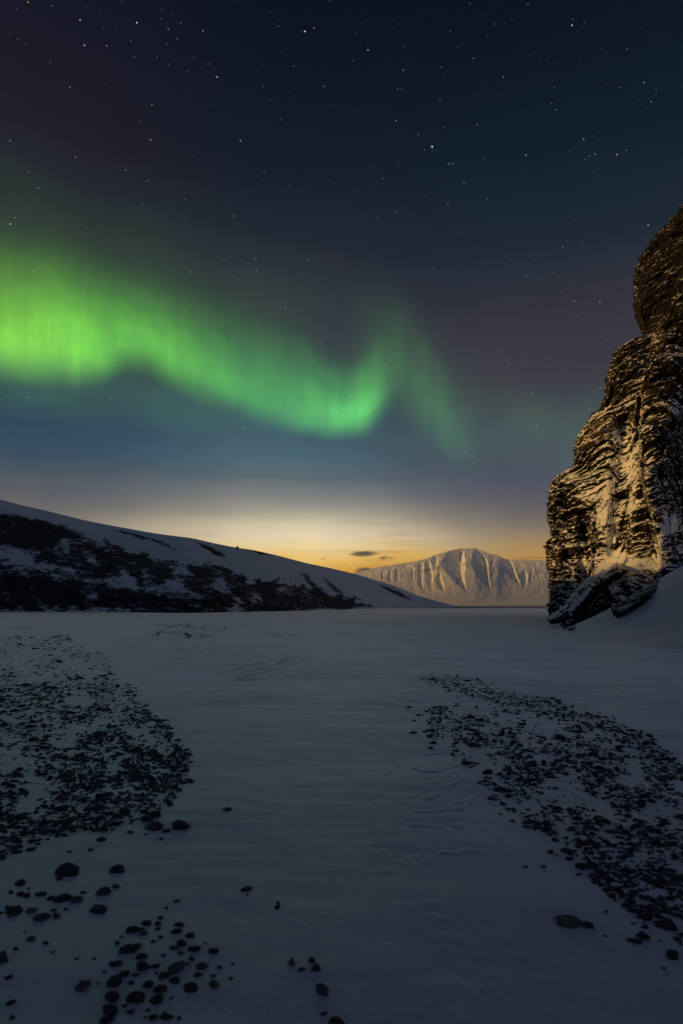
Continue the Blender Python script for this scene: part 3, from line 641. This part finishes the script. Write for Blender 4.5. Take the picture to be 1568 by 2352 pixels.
# ------------------------------------------------------------------ aurora: curtains of glowing air far beyond the mountains
def curtain(name, pts, dist, inten, hue, prof, gain, ray, seed, parent):
    n, nr = 220, 40
    xs = np.array([p[0] for p in pts], float); s = np.concatenate([[0], np.cumsum(np.hypot(np.diff(xs), np.diff([p[1] for p in pts])))]); s /= s[-1]
    u = np.linspace(0, 1, n); P = [smooth_itp(u, list(zip(s, [p[i] for p in pts]))) for i in range(3)]
    v = np.linspace(0, 1, nr)
    dd = dist*(1+.10*np.sin(u*9+seed)+.05*np.sin(u*23+seed))
    x = P[0][None, :]+0*v[:, None]; y = P[1][None, :]*(1-v[:, None])+P[2][None, :]*v[:, None]
    X, Y, Z = at(x, y, dd[None, :]+0*x)
    uv = np.stack(np.broadcast_arrays(u[None, :], v[:, None]), -1).reshape(-1, 2)
    m, t = mat('aurora_glow')
    uvn = t.n('ShaderNodeUVMap', uv_map='UVMap').outputs[0]
    sp = t.n('ShaderNodeSeparateXYZ'); t.put(sp.inputs[0], uvn); U, Vv = sp.outputs[0], sp.outputs[1]
    k = t.ramp(U, inten, 'B_SPLINE'); col = t.ramp(U, [(p, lin(c)) for p, c in hue], 'EASE')
    wv = t.noise(t.vm('ADD', t.scale3(uvn, (2.4, .5, 0)), (seed, 0, 0)), 1.6, 3, .6)
    vv = t.m('ADD', Vv, t.m('MULTIPLY', t.m('SUBTRACT', wv, .5), .26))
    pr = t.ramp(vv, prof, 'B_SPLINE')
    edge = t.m('MULTIPLY', t.mapr(Vv, 0, .08), t.mapr(Vv, .62, 1.0, 1, 0))
    rays = t.noise(t.vm('ADD', t.scale3(uvn, (ray, .9, 0)), (seed*2, 0, 0)), 1.0, 4, .55)
    fineray = t.noise(t.vm('ADD', t.scale3(uvn, (ray*3.2, .35, 0)), (seed*3, 0, 0)), 1.0, 3, .6)
    rays = t.m('MULTIPLY', t.mapr(rays, .25, .75, .87, 1.11), t.mapr(fineray, .3, .7, .965, 1.03))
    soft = t.noise(t.vm('ADD', t.scale3(uvn, (6, 2.2, 0)), (seed, 3, 0)), 1.0, 4, .6)
    rays = t.m('MULTIPLY', rays, t.mapr(soft, .25, .75, .76, 1.18))
    amp = t.m('MULTIPLY', t.m('MULTIPLY', t.m('MULTIPLY', k, pr), t.m('MULTIPLY', rays, edge)), gain)
    em = t.n('ShaderNodeEmission'); t.put(em.inputs[0], col); t.put(em.inputs[1], amp)
    tr = t.n('ShaderNodeBsdfTransparent'); ad = t.n('ShaderNodeAddShader'); o = t.n('ShaderNodeOutputMaterial')
    t.nt.links.new(em.outputs[0], ad.inputs[0]); t.nt.links.new(tr.outputs[0], ad.inputs[1]); t.nt.links.new(ad.outputs[0], o.inputs[0])
    m.cycles.emission_sampling = 'NONE'
    me = mesh_from(name, np.stack([X, Y, Z], -1).reshape(-1, 3), grid_quads(nr, n), m, uv=uv)
    return link(name, me, parent)
def build_aurora():
    a = bpy.data.objects.new('aurora', None); COL.objects.link(a)
    tag(a, 'green aurora band curling across the night sky above the hill', 'aurora')
    band = [(0,0),(.06,.04),(.13,.30),(.215,.86),(.29,1.),(.385,.78),(.49,.47),(.62,.22),(.78,.07),(1,0)]
    G = [(0,(160,235,50)),(.17,(134,228,44)),(.5,(106,218,60)),(.7,(92,214,78)),(1,(104,228,96))]
    curtain('curtain', [(-230,880,410),(-120,888,425),(0,896,447),(120,908,474),(200,908,503),(245,896,528),(290,874,546),(335,880,561),(410,922,577),(500,966,610),(600,998,657),(690,1013,707),(760,1022,775),(805,1023,781),(840,1018,748),(870,1002,706),(900,978,678),(935,950,660)], 120000,
            [(0,.0),(.05,.5),(.12,.95),(.20,1.10),(.27,.98),(.36,1.0),(.43,.78),(.50,.74),(.58,.70),(.66,.64),(.74,.60),(.80,.66),(.86,1.0),(.90,1.04),(.93,.48),(.958,.10),(1,.0)], G, band, .92, 24, 1.7, a)
    curtain('curtain', [(-230,950,700),(0,965,720),(120,978,740),(210,975,760),(300,985,800),(380,1010,830),(450,1030,850),(540,1045,880)], 128000,
            [(0,.0),(.1,.8),(.42,.95),(.55,.6),(.66,.35),(.78,.75),(.90,.5),(1,.0)], [(0,(84,180,84)),(1,(70,165,100))], [(0,0),(.18,.30),(.38,.85),(.52,1.),(.75,.4),(1,0)], .11, 8, 6.2, a)
    curtain('curtain', [(800,960,470),(850,960,520),(890,965,570),(930,985,620),(970,1015,680),(1010,1055,740),(1045,1090,800),(1080,1110,860),(1110,1115,900)], 135000,
            [(0,.0),(.14,.22),(.30,.55),(.46,.95),(.60,1.),(.74,.75),(.86,.34),(.95,.08),(1,.0)], [(0,(92,185,80)),(1,(84,180,95))], [(0,0),(.10,.14),(.24,.62),(.36,.85),(.52,.52),(.74,.18),(1,0)], .30, 12, 4.1, a)
    curtain('curtain', [(940,1090,720),(1040,1105,790),(1120,1100,820),(1200,1095,840),(1290,1105,850),(1380,1115,840),(1480,1115,820)], 150000,
            [(0,.0),(.15,.40),(.35,.6),(.6,.9),(.75,1.),(.9,.5),(1,.0)], [(0,(92,150,92)),(1,(104,150,72))], [(0,0),(.15,.3),(.35,.8),(.5,.9),(.7,.4),(1,0)], .19, 8, 8.3, a)
    curtain('veil', [(-230,960,100),(-120,965,130),(0,980,170),(200,1000,250),(400,1015,330),(600,1045,420),(800,1055,500),(950,1065,570),(1080,1072,630),(1250,1090,720)], 142000,
            [(0,.1),(.17,1.),(.40,.85),(.62,.6),(.78,.42),(.9,.2),(1,0)], [(0,(112,160,78)),(.5,(104,158,86)),(1,(98,150,100))], [(0,0),(.08,.40),(.20,.9),(.34,1.),(.5,.62),(.72,.22),(1,0)], .165, 5, 11.9, a)
build_aurora()

# ------------------------------------------------------------------ the air: far things fade
def build_haze():
    bm = bmesh.new(); bmesh.ops.create_cube(bm, size=1.0)
    me = bpy.data.meshes.new('haze'); bm.to_mesh(me); bm.free()
    m, t = mat('cold_air'); o = t.n('ShaderNodeOutputMaterial'); v = t.n('ShaderNodeVolumePrincipled')
    v.inputs['Color'].default_value = (.25, .55, 1.0, 1); v.inputs['Density'].default_value = 4.4e-5
    t.nt.links.new(v.outputs[0], o.inputs['Volume']); me.materials.append(m)
    h = link('haze', me, loc=(0, 0, 330)); h.scale = (18000, 18000, 670)
    tag(h, 'thin cold air fading the far mountain', 'haze', kind='stuff')
build_haze()

# ------------------------------------------------------------------ small clouds low over the glow
def build_clouds():
    m, t = mat('dusk_cloud'); p = t.n('ShaderNodeTexCoord').outputs['Object']
    o = t.n('ShaderNodeOutputMaterial'); pv = t.n('ShaderNodeVolumePrincipled')
    n = t.noise(p, 1.7, 5, .65)
    ln = t.vm('LENGTH', p, None, out=1)
    den = t.m('MULTIPLY', t.mapr(t.m('ADD', t.m('SUBTRACT', 1.0, ln), t.m('MULTIPLY', t.m('SUBTRACT', n, .5), 1.6)), .12, .60), .006)
    pv.inputs['Color'].default_value = (.50, .46, .50, 1); t.put(pv.inputs['Density'], den); pv.inputs['Anisotropy'].default_value = .2
    t.nt.links.new(pv.outputs[0], o.inputs['Volume'])
    L = [(833,1272,30,6.0,'long thin dark cloud, largest of the small ones low over the glowing horizon'), (880,1281.5,11,4.0,'tiny dark puff of cloud just right of the long thin dark cloud'),
         (897,1282,7,2.5,'faintest speck of cloud at the right end of the small cloud row'), (836,1310,22,7,'grey blue cloud resting just above the hill slope, lowest of the clouds'), (742,1283,7,2,'faint warm wisp of cloud low over the hill crest')]
    for i, (x, y, w, h, lab) in enumerate(L):
        bm = bmesh.new(); bmesh.ops.create_icosphere(bm, subdivisions=3, radius=1.0)
        for v in bm.verts:
            k = 1+.22*float(fbm(v.co.x*1.6+i*4, v.co.y*1.6, v.co.z*1.6, 3)); v.co *= k
        me = bpy.data.meshes.new('cloud'); bm.to_mesh(me); bm.free(); me.materials.append(m)
        d = 21000.; s = d/W0/F
        ob = link('cloud', me, loc=at(x, y, d)); ob.scale = (w*s*1.35, w*s*.8, h*s*1.5)
        tag(ob, lab, 'cloud', 'small clouds above the horizon')
build_clouds()

# ------------------------------------------------------------------ cairn on the hill crest
def build_cairn():
    bm = bmesh.new(); r_ = random.Random(3)
    for k in range(9):
        h = k*.27; s = .95-.085*k
        vs = [bm.verts.new((s*math.cos(a)*r_.uniform(.8, 1.15), s*math.sin(a)*r_.uniform(.8, 1.15), z)) for z in (h, h+.30) for a in [j*math.tau/7+k for j in range(7)]]
        bmesh.ops.convex_hull(bm, input=vs)
    me = bpy.data.meshes.new('cairn'); bm.to_mesh(me); bm.free(); me.materials.append(M_STONE)
    x, y, z = at(545, 1259.0, 212.0)
    o = link('cairn', me, loc=(x, y, z-.25)); o.scale = (.75, .7, .42)
    tag(o, 'tiny dark stone cairn standing on the snowy crest of the hill', 'cairn')
build_cairn()

# ------------------------------------------------------------------ stones
def stone_mesh(seed, sub):
    r_ = random.Random(seed); bm = bmesh.new()
    pts = [Vector((r_.gauss(0, 1), r_.gauss(0, 1), r_.gauss(0, 1))).normalized()*r_.uniform(.82, 1.08) for _ in range(15)]
    vs = [bm.verts.new(p) for p in pts]
    res = bmesh.ops.convex_hull(bm, input=vs)
    bmesh.ops.delete(bm, geom=[v for v in bm.verts if not v.link_faces], context='VERTS')
    bmesh.ops.dissolve_limit(bm, angle_limit=R(12), verts=bm.verts[:], edges=bm.edges[:])
    if sub:
        bmesh.ops.triangulate(bm, faces=bm.faces[:])
        for _ in range(2):
            bmesh.ops.subdivide_edges(bm, edges=bm.edges[:], cuts=1, use_grid_fill=True)
            bmesh.ops.smooth_vert(bm, verts=bm.verts[:], factor=.12, use_axis_x=True, use_axis_y=True, use_axis_z=True)
        for v in bm.verts:
            n = float(fbm(v.co.x*1.7+seed, v.co.y*1.7, v.co.z*1.7, 3)); v.co *= 1.12+.10*n
    else:
        bmesh.ops.triangulate(bm, faces=bm.faces[:])
    for f in bm.faces: f.smooth = bool(sub)
    me = bpy.data.meshes.new('stone'); bm.to_mesh(me); bm.free(); me.materials.append(M_STONE)
    return me
ST = [stone_mesh(40+i, True) for i in range(14)]
LOW = [stone_mesh(90+i, False) for i in range(10)]
def ground_at(x, y):
    """where the sight line of survey mark (x, y) meets the snow"""
    tx, tz = (x/W0-.5)/F, (HORIZ-y)/W0/F
    d = CAM_H/-tz
    for _ in range(6):
        h = float(ground_h(tx*d, d)); d = d*.4+.6*(CAM_H-h)/-tz
    return tx*d, d, h
GROUPS = {'cluster': ('dark rounded stone lying among the others of the loose cluster at bottom left', 'stones of the bottom left cluster'),
          'left': ('small dark stone lying apart in the thin scatter below the left stone field', 'stones scattered below the left field'),
          'leftfield': ('dark stone packed among the many stones of the left stone field', 'larger stones of the left stone field'),
          'rightfield': ('dark stone packed among the many stones of the right stone field', 'larger stones of the right stone field'),
          'right': ('dark stone in the loose lower fringe of the right stone field', 'stones fringing the right field'),
          'middle': ('small dark stone alone on the open snow near the bottom middle', 'stones on the open snow')}
first = {}
def put_stone(x, y, w, key, label=None, tall=None, turn=None):
    """x, y: middle of the stone; w: its width, all in survey units"""
    ratio = tall or rng.uniform(.44, .66); w *= 1.10
    X, Y, Zg = ground_at(x, y+w*ratio*.28)
    wid = w/W0/F*Y
    i = rng.randrange(len(ST))
    if i in first: o = first[i].copy()
    else: o = first[i] = bpy.data.objects.new('stone', ST[i])
    COL.objects.link(o)
    lie = .78 if Y > 4 else .9
    hgt = wid*(ratio*1.05)
    o.location = (X, Y, Zg+hgt*(.05 if key.endswith('field') else .12))
    # long axis across the view unless turned
    o.rotation_euler = (rng.uniform(-.2, .2), rng.uniform(-.2, .2), (turn if turn is not None else rng.uniform(-.5, .5)))
    o.scale = (wid*.52, wid*.52*rng.uniform(.6, .9), hgt*.52)
    l, g = GROUPS[key]
    tag(o, label or l, 'stone', g)
# marks read off two enlarged crops: (u, v, width, label)
BL = [(810,440,30),(765,470,18),(737,517,28),(724,545,30),(725,567,26),(736,605,25),(702,626,25),(675,537,46),(612,570,66),(665,575,55),(558,607,18),(537,632,30),(585,655,80),(628,645,45),(825,545,50),(808,580,50),(870,598,48),(830,630,60),(890,658,60),(800,655,45),(828,680,28),
      (980,668,50,'rounded dark stone at the right edge of the bottom left cluster, standing alone'),(945,632,18),(885,702,40),(925,735,52),(910,775,40),(1010,742,28),(1070,730,18),(980,785,26),(1060,797,24),(982,822,58,'flat wide dark stone at the lower right of the bottom left cluster'),(530,720,62),(655,697,52),(655,735,70),(710,733,45),(750,690,25),(860,728,22),(812,742,80,'broad low dark stone in the middle of the bottom left cluster'),
      (715,770,20),(750,783,50),(570,773,52),(620,780,35),(480,763,22),(520,805,80),(605,815,30),(680,820,55),(800,808,55),(740,845,60),(870,835,85,'large brownish dark stone at the lower right of the bottom left cluster'),(630,885,80,'big black stone low in the bottom left cluster, broadest there'),(720,890,65),(785,882,22),(570,915,30),(597,943,45),(500,940,84,'brownish dark stone at the left foot of the bottom left cluster by the picture edge'),(510,880,70),(678,940,20),(768,960,65),(703,972,52),(665,972,20),(823,978,22),(490,985,60)]
for q in BL: put_stone(q[0]/2, 1850+q[1]/2, q[2]/2, 'cluster', q[3] if len(q) > 3 else None)
MID = [(1345,718,42,.95,'rounded black stone left of the tall upright stone at the bottom middle'),(1385,755,38,.6,'small flat stone between the rounded and the upright stone at the bottom middle'),(1432,712,34,.95,'upper half of the tall upright stone pair at the bottom middle'),(1452,748,44,1.0,'lower half of the tall upright stone pair at the bottom middle'),(1475,848,66,.95,'largest black boulder standing alone on the snow at the bottom middle'),(1483,952,34,.8,'small dark stone below the lone boulder at the bottom middle'),(1545,985,72,.6,'wide dark stone cut by the bottom edge of the picture near its middle'),
       (1130,382,52,.32,'thin curved dark stone lying alone on the open snow left of the middle'),(1136,412,12,.8,None),(1275,465,30,.7,'small grey stone alone on the open snow, larger of two touching'),(1276,447,18,.6,None),(1040,20,42,.28,'thin flat dark stone alone on the open snow right of the left stone field')]
for q in MID: put_stone(q[0]/2, 1850+q[1]/2, q[2]/2, 'middle', q[4], q[3])
LFT = [(315,298,105,'large humped black boulder lying alone between left stone field and bottom cluster'),(272,335,30),(540,293,66,'slanted wedge shaped dark stone alone right of the large humped boulder'),(475,396,70,'flat topped dark stone under the slanted wedge shaped stone'),(530,370,45,'thin flat sliver of stone just above the flat topped dark stone'),(455,480,75,'pointed dark stone below the flat topped stone'),(285,423,75,'bulky black boulder below the large humped boulder, left of a smaller twin'),(347,430,58,'dark stone leaning against the right side of the bulky black boulder'),(385,398,34),(235,425,35),(92,355,50,'oval dark stone near the left edge, level with the large humped boulder'),(48,400,28),(130,382,20),(90,408,40),(120,415,35),(185,405,45),(70,475,70),(55,505,40),(30,467,28),(145,482,50),(245,480,30),(305,475,22),(193,512,75),(255,508,45),(5,492,24),
       (145,615,38),(115,580,12),(25,690,85,'large dark boulder cut by the left edge of the picture low down'),(78,657,30,'small dark stone touching the boulder cut by the left edge'),(210,630,28),(244,673,20),(353,705,18),(433,705,18),(378,825,70,'flat dark stone alone left of the bottom left cluster'),(453,817,16),(40,790,38),(50,905,42),(55,973,32),
       (672,58,70,'low left half of the peaked black stone pair under the left stone field'),(712,42,62,'peaked right half of the black stone pair under the left stone field'),(825,87,95,'long flat black stone below the right corner of the left stone field'),(710,95,78,'wide grey brown stone just under the peaked black stone pair'),(765,115,38),(740,153,18),(673,132,18),(600,120,32),(465,155,42),(318,213,24),(415,203,26)]
for q in LFT: put_stone(q[0]/2, 1850+q[1]/2, q[2]/2, 'left', q[3] if len(q) > 3 else None)
RGT = [(1045,530,118,'long dark boulder lying alone on the snow below the right stone field'),(1138,552,54,'smaller dark stone touching the right end of the long dark boulder'),(1212,485,22),(1212,600,18),(1340,540,22),(1390,560,30),(1390,597,60),(1345,615,65),(1463,622,20),(1510,555,76,'slanting oblong dark stone near the right edge below the right stone field'),(1460,512,38),(1517,685,64,'lowest large dark stone near the right edge of the snow'),(1480,748,20),(1493,775,12),(843,278,22),(925,282,28),(1045,240,38),(985,160,32),(962,213,38,'dark pointed stone alone left of the right stone field'),(988,228,16),(730,40,20),(785,72,28),(850,95,38),(900,85,35),(948,104,45),(1090,317,26),(1160,330,40),(1225,340,52),(1300,455,45),(1405,423,52,'grey stone among black ones at the lower end of the right stone field'),(1463,445,58),(1423,463,32),(1340,405,36),(1240,412,40),(1275,388,50),(1155,275,60),(1110,170,30),(1135,168,45),(1240,182,50),(830,418,10)]
for q in RGT: put_stone(784+q[0]/2, 1850+q[1]/2, q[2]/2, 'right', q[3] if len(q) > 3 else None)
hand = len(BL)+len(MID)+len(LFT)+len(RGT)

def scatter(poly, n, key, med, dens, smin=.018):
    out = []; grid_ = {}
    P = np.array(poly, float); lo, hi = P.min(0), P.max(0)
    for _ in range(40):
        N = max(4*n, 400)
        x, y = nrng.uniform(lo[0], hi[0], N), nrng.uniform(lo[1], hi[1], N)
        ok = (x > -60) & (x < 1640) & (y < 2420) & inside(poly, x+13*fbm(x*.045, y*.045, 5, 3)+nrng.normal(0, 5, N), y+7*fbm(x*.045, y*.045, 9, 3)+nrng.normal(0, 2.5, N))
        ok &= nrng.rand(N) < dens(x, y)
        x, y = x[ok], y[ok]
        if not len(x): continue
        tx, tz = (x/W0-.5)/F, (HORIZ-y)/W0/F; d = CAM_H/-tz
        for _k in range(8): h = ground_h(tx*d, d); d = d*.4+.6*(CAM_H-h)/-tz
        for X, Y, Z in zip(tx*d, d, h):
            w = med*math.exp(nrng.normal(0, .5)); w = min(max(w, smin), .24, nrng.uniform(15, 30)/W0/F*Y)
            c = (int(X/.12), int(Y/.12))
            if w > .03 and any((X-a)**2+(Y-b)**2 < (.34*(w+ww))**2 for i in (-1, 0, 1) for j in (-1, 0, 1) for (a, b, ww) in grid_.get((c[0]+i, c[1]+j), ())): continue
            grid_.setdefault(c, []).append((X, Y, w)); out.append((w/Y, w, X, Y, Z, key))
            if len(out) >= n: return out
    return out
def clump(x, y, s, a, b): return np.clip(a+b*fbm(x*s, y*s*1.8, 2.5, 3), .03, 1)
def dl(x, y):
    edge = np.clip(1-abs((x-90-.9*(y-1500))/260), .15, 1)     # the dense ridge runs down to the right
    return clump(x, y, .016, .42, .8)*(.55+.45*edge)
TOP = [(960,1556),(1000,1549),(1070,1556),(1150,1580),(1300,1612),(1400,1650),(1490,1688),(1580,1770),(1720,1860)]
def dr(x, y):
    ridge = np.exp(-((y-itp(x, TOP)-20)/17.)**2)              # a packed ridge along the upper edge, a thin strip of snow below it
    return np.clip(clump(x, y, .014, .45, 1.0)*(1-.75*np.exp(-((y-itp(x, TOP)-52)/14.)**2)*(x < 1250))+.9*ridge, 0, 1)
S = scatter(LEFT_FIELD, 4800, 'leftfield', .040, dl, .012) + scatter(RIGHT_FIELD, 4200, 'rightfield', .036, dr, .012)
far = []
for poly, n in (([(350,1432),(400,1432),(470,1440),(540,1444),(540,1450),(470,1447),(400,1441)], 210), ([(338,1448),(380,1449),(430,1456),(505,1461),(500,1466),(430,1463),(350,1453)], 130), ([(590,1455),(690,1456),(690,1462),(600,1462)], 35),
                ([(108,1458),(140,1460),(165,1468),(162,1478),(130,1470)], 90), ([(0,1438),(110,1440),(110,1446),(0,1446)], 40), ([(0,1462),(110,1470),(240,1502),(200,1504),(0,1482)], 120), ([(905,1560),(970,1640),(1040,1740),(1000,1720),(930,1660)], 14), ([(400,1395.9),(860,1394.9),(860,1395.7),(400,1397)], 0)):
    far += scatter(poly, n, 'far', .07, lambda x, y: np.ones(len(x)), .03)
S.sort(reverse=True)
n_ind = 298-hand
indiv, rest = S[:n_ind], S[n_ind:]+far
for a, w, X, Y, Z, key in indiv:
    xp, yp = px_of(X, Y, Z); put_stone(float(xp), float(yp), w/Y*F*W0*1.05, key, None, rng.uniform(.4, .75))
def build_small_stones():
    VV, QQ, off = [], [], 0
    base = []
    for me in LOW:
        v = np.array([p.co for p in me.vertices]); f = np.array([list(p.vertices) for p in me.polygons]); base.append((v, f))
    for a, w, X, Y, Z, key in rest:
        v, f = base[nrng.randint(len(base))]
        c, s = math.cos(nrng.uniform(0, 6.28)), math.sin(nrng.uniform(0, 6.28)); n_ = math.hypot(c, s); c /= n_; s /= n_
        hx, hy, hz = w*.63*nrng.uniform(.8, 1.45), w*.56*nrng.uniform(.6, 1.0), w*.56*nrng.uniform(.34, .70)
        q = v*np.array([hx, hy, hz]); q = np.stack([q[:, 0]*c-q[:, 1]*s+X, q[:, 0]*s+q[:, 1]*c+Y, q[:, 2]+Z+hz*.08], -1)
        VV.append(q); QQ.append(f+off); off += len(v)
    me = mesh_from('pebbles', np.concatenate(VV), np.concatenate(QQ), M_STONE, smooth=False)
    tag(link('pebbles', me), 'countless small dark stones strewn over the snow between the larger ones', 'pebbles', kind='stuff')
build_small_stones()

# the frozen fjord between the shore and the far mountain
def build_fjord():
    m, t = mat('fjord_ice'); p = pos(t)
    n = t.noise(t.scale3(p, (.004, .02, 0)), 1.0, 5, .62)
    finish(t, t.ramp(n, [(.38, (.06, .07, .08)), (.46, (.24, .25, .27)), (.62, (.42, .43, .45))]), .55, n, .1, .5, .3)
    xs_ = np.linspace(-1, 1, 60); ys_ = np.geomspace(330, 4640, 40)
    Xg, Yg = np.meshgrid(xs_, ys_); Yg = Yg+(18*perlin(Xg*9, 0, 3))*(ys_[:, None] < 400); Xg = Xg*Yg*1.1+60
    me = mesh_from('water', np.stack([Xg, Yg, 0*Xg+.16], -1).reshape(-1, 3), grid_quads(40, 60), m)
    tag(link('water', me), 'dark streaked strip of fjord ice below the far mountain', 'water', kind='structure')
build_fjord()
